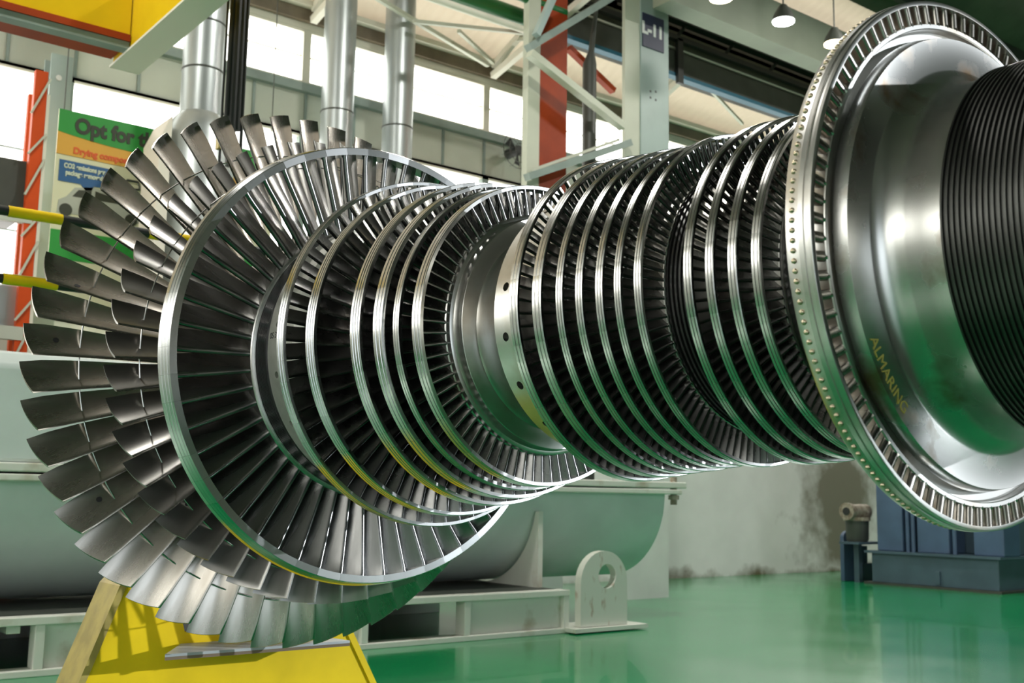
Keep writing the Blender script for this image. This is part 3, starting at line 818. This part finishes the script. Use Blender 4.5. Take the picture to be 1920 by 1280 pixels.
# ================================================================== COLUMNS AND STEELWORK
def i_col(name, label, x, y, wf, d, z1, mf, mw, z0=0, group=None):
    t = thing(name, label, 'column', (x, y, 0), group)
    MB().box(-wf / 2, wf / 2, -d / 2, -d / 2 + .025, z0, z1).box(-wf / 2, wf / 2, d / 2 - .025, d / 2, z0, z1).build('flange', mf, t, smooth=0)
    MB().box(-.02, .02, -d / 2 + .025, d / 2 - .025, z0, z1).build('web', mw, t, smooth=0)
    return t
c = i_col('wall_column', 'grey-green wall column at far left between the orange rack and the banner', 3.40, 13.25, .25, .3, 6.45, M['column'], M['column'])
MB().tube([(-.03, -.152, 6.16), (-.03, -.165, 6.16)], .035, 10).build('bolt', M['plate_white'], c)
# column with the bay number, painted blue-grey above and whitewashed below
CY = 11.27
K = CY / 10.5
def cz(z): return EYE + (z - EYE) * K
t = thing('bay_column', 'tall blue-grey box column carrying the small navy bay plate ending in 11', 'column', (10.33 * K, CY, 0))
MB().box(-.13, .46, -.18, -.12, 2.2, 9.32).build('front_face', M['column'], t, smooth=0, bevel=.008)
MB().box(-.43, -.13, -.16, -.10, 2.2, 9.32).box(-.13, -.10, -.16, .2, 2.2, 9.24).build('side_face', M['column_pale'], t, smooth=0)
MB().box(-.43, .42, -.17, .1, 0, 2.2).build('whitewashed_foot', M['column_white'], t, smooth=0)
bh = MB()
for dx, zz in ((.07, 6.93), (.18, 6.95), (.07, 6.84), (.18, 6.83)): bh.tube([(dx, -.182, cz(zz)), (dx, -.176, cz(zz))], .02, 8)
bh.build('bolt_holes', M['dark'], t)
bp_ = MB().box(-.10, .34, -.20, -.182, 8.0, 8.52).build('bay_plate', M['navy'], t, smooth=0); bp_['label'] = 'small navy bay number plate'
fm = Matrix.Translation((.10, -.202, 8.28)) @ Matrix.Rotation(R_(90), 4, 'X')
text('L-11', 'plate_lettering', M['plate_white'], .25, fm, t, ext=.002, bold=.012)
t = thing('orange_column', 'orange-red steel column with a cream edge left of the bay column', 'column', (9.42, CY + .07, 0))
MB().box(-.25, .26, -.08, .12, 1.3, 9.25).build('post', M['orange'], t, smooth=0, bevel=.01)
MB().box(-.46, .26, -.08, .12, 0, 1.3).build('whitewashed_foot', M['wall'], t, smooth=0)
MB().box(-.46, -.252, -.10, .02, 1.3, 9.27).build('edge_strip', M['column_pale'], t, smooth=0)
def at(px, py, y):
    """World point on the plane y = const for a picture position."""
    d = cF + cR2 * (px - 960) / F_PX - cU2 * (py - 640) / F_PX
    return Vector((0, 0, EYE)) + d * (y / d.y)
pp = at(1105, 200, 11.3)
t = MB().tube([(pp.x, 11.3, 0), (pp.x, 11.3, 7.55), (pp.x + .03, 11.3, 7.75), (pp.x + .12, 11.3, 8.4), (pp.x + .2, 11.3, 9.3)], [.1, .1, .045, .03, .03], 16).build('dark_hose_post', M['dark'])
tag(t, 'slim dark vertical post between the orange column and the bay column', 'post')

def brace(a, b, w_, m, label):
    o = MB().bar(a, b, w_, w_ * .8).build('diagonal_brace', m, smooth=0); tag(o, label, 'brace'); return o
brace(at(990, 90, 11.0), at(1152, -8, 11.0), .12, M['beam'], 'grey-green diagonal brace rising right in front of the orange column')
brace(at(993, 100, 10.92), at(1168, 238, 10.92), .12, M['column_pale'], 'pale diagonal brace falling right across the orange column')
brace(at(988, 332, 11.08), at(1180, 268, 11.03), .12, M['beam'], 'low grey-green brace between orange column and bay column')
brace(at(1000, 318, 11.13), at(1160, 262, 11.09), .05, M['column_pale'], 'thin pale rail just above the low grey-green brace')
brace(at(1005, 66, 10.9), at(1040, -12, 10.9), .10, M['column'], 'short blue-grey strut above the orange column')
brace(at(1066, 90, 11.46), at(1150, 171, 11.46), .10, M['orange'], 'orange diagonal brace behind the dark post')

# green pipes near the roof
def pipe(a, b, r, m, label):
    o = MB().tube([a, b], r, 14).build('roof_pipe', m); tag(o, label, 'pipe'); return o
pipe(at(800, -30, 12.2), at(1160, 95, 12.2), .12, M['green_pipe'], 'thick dark green pipe running under the roof')
pipe(at(960, -12, 11.3), at(1060, 25, 11.3), .06, M['green_pipe'], 'thin bright green pipe at the top edge near the orange column')
pipe(at(760, -20, 11.4), at(1000, 62, 11.4), .05, M['frame_white'], 'thin cream pipe just below the thick green pipe')

# roof trusses: chords along the slope with zig-zag struts
def truss(x, label, L_=2.35):
    t = thing('roof_truss', label, 'roof truss', (x, WY - .2, 7.9), 'roof trusses')
    def top(u): return (0, -L_ * u, roof_z(WY - .2 - L_ * u) - .25 - 7.9)
    def bot(u): return (0, -L_ * u, .12 + .55 * u)
    MB().bar(top(0.0), top(1), .09).build('top_chord', M['frame_white'], t, smooth=0)
    MB().bar(bot(.0), bot(1), .10).build('bottom_chord', M['frame_white'], t, smooth=0)
    for k in range(2):
        u = k / 2
        MB().bar(bot(u), top(u + 1 / 4), .05).build('strut', M['column_pale'], t, smooth=0)
        MB().bar(top(u + 1 / 4), bot(u + 1 / 2), .05).build('strut', M['column_pale'], t, smooth=0)
    return t
truss(6.84, 'cream roof truss meeting the wall behind the middle duct')
truss(10.04, 'cream roof truss meeting the wall left of the orange column')
truss(13.24, 'cream roof truss meeting the wall right of the bay column', 1.35)
for k, (a, b, w_) in enumerate([((700, -8, 12.4), (915, 122, 13.2), .06), ((775, 40, 12.5), (985, 62, 12.2), .05), ((860, 58, 12.6), (925, 118, 13.3), .05), ((1330, 166, 12.2), (1392, 232, 12.95), .05)]):
    o = MB().bar(at(*a), at(*b), w_).build('wind_brace', M['column_pale'], smooth=0)
    tag(o, ['long thin roof brace running down to the wall right of the ducts', 'thin level roof strut above the windows right of the ducts', 'short roof strut meeting the mullion right of the ducts', 'thin roof brace right of the bay column above the rotor'][k], 'brace')

# wall fan
t = thing('wall_fan', 'black caged wall fan left of the orange column', 'fan', tuple(at(968, 283, 13.3)))
for r in (.10, .21, .30): MB().tube([(r * math.cos(2 * PI * k / 32), -.1 + .04 * (r > .25), r * math.sin(2 * PI * k / 32)) for k in range(33)], .006, 6, cap=False).build('cage_ring', M['dark'], t)
cg = MB()
for k in range(16):
    a = 2 * PI * k / 16
    cg.tube([(.04 * math.cos(a), -.13, .04 * math.sin(a)), (.2 * math.cos(a), -.11, .2 * math.sin(a)), (.30 * math.cos(a), -.06, .30 * math.sin(a)), (.28 * math.cos(a), .03, .28 * math.sin(a))], .003, 5)
cg.build('cage_spokes', M['dark'], t)
MB().tube([(0, -.06, 0), (0, .22, 0)], .08, 16).build('motor', M['black'], t)
for k in range(3):
    a = 2 * PI * k / 3 + .5
    MB().add([(.05 * math.cos(a), -.04, .05 * math.sin(a)), (.24 * math.cos(a - .3), -.05, .24 * math.sin(a - .3)), (.25 * math.cos(a + .3), -.01, .25 * math.sin(a + .3)), (.05 * math.cos(a + .6), .0, .05 * math.sin(a + .6)),
              (.05 * math.cos(a), -.034, .05 * math.sin(a)), (.24 * math.cos(a - .3), -.044, .24 * math.sin(a - .3)), (.25 * math.cos(a + .3), -.004, .25 * math.sin(a + .3)), (.05 * math.cos(a + .6), .006, .05 * math.sin(a + .6))],
             [(0, 1, 2, 3), (7, 6, 5, 4), (0, 4, 5, 1), (1, 5, 6, 2), (2, 6, 7, 3), (3, 7, 4, 0)]).build('fan_blade', M['black'], t)
MB().bar((.05, .1, 0), (.15, .42, .02), .05).build('bracket', M['black'], t, smooth=0)

# ================================================================== CRANES
t = thing('yellow_crane_bridge', 'yellow overhead crane girder with red lower edge at top left', 'crane', (0, 9.0, 5.05))
MB().box(-6, 2.86, 0, .45, .12, .62).build('bridge_girder', M['crane_yellow'], t, smooth=0)
MB().box(-6, 2.86, -.02, .47, .06, .12).build('lower_edge', M['orange'], t, smooth=0)
MB().box(-6, 2.86, .0, .12, .00, .06).build('rail', M['beam'], t, smooth=0)
MB().box(2.87, 3.09, -2.6, .45, -.0, .56).build('end_carriage', M['crane_yellow'], t, smooth=0, bevel=.01)
MB().box(2.85, 3.11, -2.6, .47, -.02, .0).build('carriage_flange', M['frame_white'], t, smooth=0)  # cream colour stands in for bright glare on the carriage underside
MB().bar((-5.5, .2, .6), (-5.5, .2, 5.0), .2).build('hanger', M['crane_yellow'], t, smooth=0)
MB().bar((2.98, -2.4, .5), (2.98, -2.4, 5.5), .15).build('hanger', M['crane_yellow'], t, smooth=0)
hb = thing('hoist_cable_bundle', 'black hoist cables and hose hanging beside the widest duct', 'cables', (3.38, 8.0, 0))
for dx, r, z0 in ((-.045, .02, 4.3), (.0, .035, 3.9), (.045, .026, 4.2), (.085, .014, 3.4), (-.085, .010, 3.7)):
    MB().tube([(dx, 0, z0), (dx + .004, 0, 6.5), (dx, 0, 10.6)], r, 10).build('cable', M['black'], hb)
MB().box(-.11, -.07, -.03, .03, 4.02, 4.12).build('hook_block', M['yellow2'], hb, smooth=0)

t = thing('dark_crane_bridge', 'dark overhead crane bridge with walkway and teal stripe behind the control wheel', 'crane', (10.6, 11.75, 0))
MB().box(-.7, 17, -.02, .35, 8.36, 8.50).build('lower_girder', M['dark'], t, smooth=0)
MB().box(-.7, 17, -.04, .10, 8.07, 8.13).build('stripe', M['teal'], t, smooth=0)
MB().box(-.7, 17, -.02, .12, 8.13, 8.36).build('cable_tray', M['dark'], t, smooth=0)
MB().box(-.7, 17, -.1, .0, 8.66, 8.74).build('handrail', M['black'], t, smooth=0)
MB().box(-.7, 17, -.2, -.05, 8.93, 9.06).build('top_rail', M['black'], t, smooth=0)
MB().box(-.7, 17, .10, .14, 8.50, 8.98).build('walkway_screen', M['roof_dark'], t, smooth=0)
for k in range(14): MB().bar((.6 + 1.15 * k, -.03, 8.70), (.8 + 1.15 * k, -.1, 8.97), .05).build('stanchion', M['black'], t, smooth=0)
for k in range(5): MB().box(1.75 + 3.4 * k, 1.87 + 3.4 * k, -.10, -.04, 7.95, 8.7).build('bracket', M['black'], t, smooth=0)
MB().box(-.7, 17, .02, .05, 8.56, 8.59).build('lit_rail', M['frame_white'], t, smooth=0)  # cream colour stands in for the light caught along this rail
for xx in (.4, 16.5): MB().box(xx, xx + .2, .1, .3, 8.9, roof_z(11.95)).build('hanger', M['dark'], t, smooth=0)
g = MB().box(10.98, 27.6, 10.5, 10.86, 8.50, 9.20).build('runway_girder', M['girder'], smooth=0); tag(g, 'deep pale grey-green runway girder at the top right of the bay column', 'girder')
struct(MB().box(11, X1, -9.5, 9.6, 10.35, 10.4).build('trim_8', M['roof_dark'], smooth=0))

# ceiling lamps
def lamp(p, lit, label, s=.17):
    t = thing('ceiling_lamp', label, 'lamp', tuple(p), 'high bay lamps')
    MB().tube([(0, 0, .02), (0, 0, .12), (0, 0, .26)], [s, s * .8, s * .3], 20).build('lamp_shade', M['dark'], t)
    MB().tube([(0, 0, .0), (0, 0, .02)], s * .9, 20).build('bulb', lit, t)
    MB().tube([(0, 0, .26), (0, 0, max(.5, min(roof_z(p[1]), 10.35 if p[1] < 9.6 else 99) - p[2]))], .012, 6).build('rod', M['dark'], t)
    return t
lamp(at(1469, 42, 9.5), M['lamp_lit'], 'bright white high bay lamp left of the control wheel top')
lamp(at(1352, -2, 9.3), M['lamp_warm'], 'warm lamp cut by the top edge right of the bay column')
lamp(at(1565, 84, 9.4), M['lamp_warm'], 'warm lamp partly hidden behind the control wheel rim')

# ================================================================== BANNER
t = thing('hanging_banner', 'green, orange and cream banner with a car picture hanging behind the upper left blades', 'banner', (3.12 * 1.014, 12.17, 3.22))
W_, Hb = 2.55, 2.26
MB().box(0, W_, 0, .02, 0, Hb).build('backing', M['sign_cream'], t, smooth=0)
def wave(x): return Hb - .25 - .10 * (1 - math.exp(-x / .6))
xs_ = [W_ * k / 16 for k in range(17)]
MB().prism([(0, Hb), (W_, Hb)] + [(x, wave(x)) for x in xs_[::-1]], 'y', -.012, -.002).build('green_header', M['green'], t, smooth=0)
MB().prism([(x, wave(x) + .02) for x in xs_] + [(W_, Hb - .54), (0, Hb - .50)], 'y', -.008, -.001).build('orange_band', M['sign_orange'], t, smooth=0)
MB().box(0, W_, -.006, 0, Hb - 1.27, Hb - 1.18).box(0, W_, -.006, 0, Hb - 1.66, Hb - 1.34).build('green_footer', M['green'], t, smooth=0)
MB().prism([(.04, Hb - .80), (.04, Hb - .56), (.60, Hb - .57), (.60, Hb - .80), (.42, Hb - .80), (.38, Hb - .92), (.28, Hb - .80)], 'y', -.008, -.001).build('blue_caption', M['sign_blue'], t, smooth=0)
DZ_ = Hb - 1.15 - .78
car = [(.05, .78), (.06, .92), (.14, .97), (.22, 1.08), (.42, 1.12), (.62, 1.08), (.78, .98), (1.0, .94), (1.04, .80)]
MB().prism([(a, b + DZ_) for a, b in car], 'y', -.008, -.001).build('car_picture', M['sign_grey'], t, smooth=0)
cw_ = MB()
for xx in (.14, .85): cw_.tube([(xx, -.012, .82 + DZ_), (xx, -.004, .82 + DZ_)], .07, 16)
cw_.prism([(a, b + DZ_) for a, b in [(.20, .98), (.26, 1.06), (.40, 1.08), (.40, .98)]], 'y', -.011, -.005).prism([(a, b + DZ_) for a, b in [(.44, .98), (.44, 1.08), (.60, 1.05), (.70, .98)]], 'y', -.011, -.005)
cw_.build('car_wheels_and_windows', M['text_black'], t, smooth=0)
MB().tube([(.78, -.02, Hb - .66), (.70, -.02, Hb - .72), (.75, -.02, Hb - .78), (.92, -.02, Hb - .74), (.90, -.02, Hb - .66), (.78, -.02, Hb - .66)], .014, 6).box(1.0, 1.06, -.01, 0, Hb - 1.1, Hb - .68).box(1.2, 1.3, -.01, 0, Hb - 1.1, Hb - .9).build('pump_drawing', M['dark'], t, smooth=0)
rx = Matrix.Rotation(R_(90), 4, 'X')
text('Opt for the', 'headline', M['text_black'], .235, Matrix.Translation((.66, -.014, Hb - .16)) @ rx, t, sx=.88, bold=.010)
text('GREEN', 'headline_word', M['text_pale'], .235, Matrix.Translation((1.62, -.014, Hb - .18)) @ rx, t, sx=.88, bold=.010)
text('Drying compositions can also', 'subtitle', M['sign_red'], .10, Matrix.Translation((.74, -.010, Hb - .44)) @ rx, t, sx=.95, bold=.004)
text('CO2 emissions per\npackage removed', 'caption_text', M['text_pale'], .075, Matrix.Translation((.31, -.010, Hb - .66)) @ rx, t, sx=.75, bold=.003)
for xx in (.05, 2.5): MB().tube([(xx, 0, Hb), (xx, 0, 4.9)], .006, 6).build('hanging_cord', M['dark'], t)

# ================================================================== RACK, BARRIER, CLUTTER AT FAR LEFT
t = thing('pallet_rack', 'orange pallet rack upright with pale lattice at far left', 'rack', (2.97, 12.6, 0))
MB().box(-.08, .05, -.45, -.37, 0, 5.85).build('upright', M['orange2'], t, smooth=0)
MB().box(.06, .18, .37, .45, 0, 5.85).build('upright', M['orange2'], t, smooth=0)
MB().box(.052, .085, -.45, -.40, 0, 5.6).build('edge_strip', M['frame_white'], t, smooth=0)
lt = MB()
for k in range(12):
    z = .4 + k * .45; lt.bar((-.10, -.47, z), (.07, -.47, z + .42) if k % 2 else (.07, -.47, z + .25), .022)
lt.build('lattice', M['column_pale'], t, smooth=0)
for z in (4.15, 2.9): MB().box(-3.2, .0, -.46, -.38, z, z + .14).build('shelf_beam', M['panel'], t, smooth=0)
for z in (4.15, 2.9): MB().box(-3.2, -.05, -.38, .42, z + .1, z + .13).build('shelf_board', M['dark'], t, smooth=0)
MB().box(-3.2, -3.1, -.45, .45, 0, 5.85).build('upright', M['orange2'], t, smooth=0)
o = MB().box(1.2, 2.95, 12.25, 12.95, 4.285, 4.85).build('storage_crate', M['dark'], smooth=0, bevel=.02); tag(o, 'long dark crate on the rack shelf at the left edge', 'crate')
o = MB().box(2.45, 2.95, 12.3, 12.9, 3.035, 3.5).build('storage_crate', M['galv'], smooth=0, bevel=.02); tag(o, 'grey metal box on the lower rack shelf at the left edge', 'crate')
t = thing('machine_cabinet', 'dark machine cabinet with pale pipes below the rack at far left', 'machine', (2.0, 11.6, 0))
MB().box(-.6, .55, -.25, .25, 0, 2.85).build('body', M['dark'], t, smooth=0, bevel=.02)
for k, xx in enumerate((-.4, -.15, .1, .3, .45)): MB().tube([(xx, -.3, .3), (xx, -.3, 2.9 + .3 * (k % 2)), (xx + .05, -.1, 3.1 + .3 * (k % 2))], .035, 10).build('pipe', M['galv'] if k % 2 else M['column'], t)
MB().box(.25, .42, -.30, -.26, 2.35, 2.62).build('panel_light', M['plate_white'], t, smooth=0)
for z in (3.02, 2.605):
    t = MB().tube([(-.6, 7, z), (1.64, 7, z)], .032, 14)
ty = thing('striped_guard_rail', 'tall guard rail with two yellow and black striped bars at the left edge', 'guard rail', (0, 7, 0))
for z in (3.02, 2.605):
    MB().tube([(-1.0, 0, z), (3.40, 0, z)], .030, 14).build('rail', M['black'], ty)
    for a, b in ((-.2, .7), (1.57, 1.885), (2.43, 2.75)):
        MB().tube([(a, 0, z), (b, 0, z)], .034, 14).build('yellow_sleeve', M['yellow'], ty)
for xx in (-1.0, 3.40): MB().tube([(xx, 0, 0), (xx, 0, 3.05)], .03, 12).build('post', M['black'], ty)

# ================================================================== BLUE MACHINE AT RIGHT
t = thing('blue_machine_base', 'slate blue machine on a flanged base frame at the right by the white wall', 'machine', (16.6, 9.0, 0))
MB().box(0, 2.6, 0, 2.25, .04, .52).build('base_frame', M['blue_dark'], t, smooth=0, bevel=.01)
MB().box(-.05, 2.7, -.06, 2.36, .52, .56).build('top_flange', M['blue_dark'], t, smooth=0)
MB().box(-.05, 2.7, -.06, 2.38, .0, .04).build('bottom_flange', M['dark'], t, smooth=0)
MB().box(-.035, 0, .98, 1.06, .08, .28).build('drain_boss', M['blue_dark'], t, smooth=0)
for a, b, m_ in ((1.86, 2.20, 'blue'), (1.02, 1.44, 'blue'), (.10, .45, 'blue')):
    MB().box(.10, .60, a - .15, b, .56, 2.4).build('frame_column', M[m_], t, smooth=0, bevel=.02)
for yv in (1.62, 1.52, .78): MB().tube([(.12, yv, .56), (.12, yv, 2.4)], .035, 12).build('pipe', M['blue'], t)
MB().box(.6, 2.4, .1, 2.1, .56, 2.4).build('body', M['blue_dark'], t, smooth=0, bevel=.02)
t = thing('blue_bracket', 'rounded slate blue bracket plate standing by the wall left of the blue machine', 'bracket', (17.0, 11.9, 0))
MB().prism([(-.32, 0), (-.32, .75)] + [(-.09 + .23 * math.cos(a), .75 + .13 * math.sin(a)) for a in [PI - PI * k / 10 for k in range(1, 10)]] + [(.14, .75), (.14, 0)], 'y', -.04, .04).build('plate', M['blue'], t, smooth=30, bevel=.01)
MB().tube([(.30, .05, 0), (.30, .05, .6)], .12, 16).box(.1, .5, -.12, .25, 0, .3).build('foot', M['blue_dark'], t, smooth=40)
t = thing('flanged_valve', 'rusty flanged valve elbow standing above the blue bracket', 'valve', tuple(at(1608, 1015, 11.62)))
MB().tube([(0, 0, 0), (0, 0, .05), (0, 0, .36)], [.17, .19, .20], 18).build('neck', M['dark'], t)
MB().tube([(-.30, 0, .52), (-.27, 0, .52), (-.10, 0, .52), (.10, 0, .52), (.24, 0, .50), (.27, 0, .50)], [.15, .15, .12, .13, .15, .11], 18).tube([(0, 0, .36), (0, 0, .42)], .23, 18).build('body', M['valve'], t)
MB().tube([(-.312, 0, .52), (-.30, 0, .52)], .07, 14).build('bore', M['black'], t)
MB().box(-.25, .55, -.2, .2, -.04, 0).build('shelf_plate', M['blue_dark'], t, smooth=0)
MB().bar((0, 0, -.04), (0, 0, -at(1608, 1015, 11.62).z), .10).build('support_leg', M['blue_dark'], t, smooth=0)

# marker dots on three of the long blades and one of the second row
from mathutils.bvhtree import BVHTree
def dot(blades, r, th, rad, squash=1.0):
    best = None
    for b in blades:
        m_ = b.matrix_local if b.parent else b.matrix_world
        a0 = -b.rotation_euler.y
        if abs((math.degrees(a0) - th + 180) % 360 - 180) > 12: continue
        mw = Matrix.Rotation(b.rotation_euler.y, 4, 'Y')
        vs = [mw @ v.co for v in b.data.vertices]
        tr = BVHTree.FromPolygons(vs, [p.vertices[:] for p in b.data.polygons])
        eye = Vector((-AX, 0, EYE - AZ)); tgt = Vector((r * S * math.cos(R_(th)), 1.945 * S if r > .4 else 1.79 * S, r * S * math.sin(R_(th))))
        h = tr.ray_cast(eye, (tgt - eye).normalized())
        if h[0] and (best is None or h[3] < best[0][3]): best = (h, b)
    if not best: return
    (p, n, _, _), b = best
    if n.dot(eye - p) < 0: n = -n
    u = n.cross(Vector((0, 1, 0))).normalized(); v = n.cross(u)
    inv = Matrix.Rotation(-b.rotation_euler.y, 4, 'Y')
    k = 14; vs = [inv @ (p + n * .0010 + u * rad * math.cos(2 * PI * i / k) + v * rad * squash * math.sin(2 * PI * i / k)) for i in range(k)] + [inv @ (p + n * -.0006 + u * rad * math.cos(2 * PI * i / k) + v * rad * squash * math.sin(2 * PI * i / k)) for i in range(k)]
    o = MB().add(vs, [tuple(range(k)), tuple(range(2 * k - 1, k - 1, -1))] + [(i, i + k, (i + 1) % k + k, (i + 1) % k) for i in range(k)]).build('marker_dot', M['ink'], w0 if r > .4 else w1, smooth=0)
    o.rotation_euler.y = b.rotation_euler.y
dot(b0, .4582, 165.0, .011, .6); dot(b0, .4719, 177.5, .010); dot(b0, .4541, 213.0, .010); dot(b1, .3819, 221.4, .006)

# writing on the rotor
wrap_text('0S 3', M['ink'], .028, 1.603, .2345, 176.0, 'ink_mark', flip=False)
wrap_text('ALMARING', M['chalk'], .031, (.5436, .2085), 0, 217, 'paint_marking', face=True)
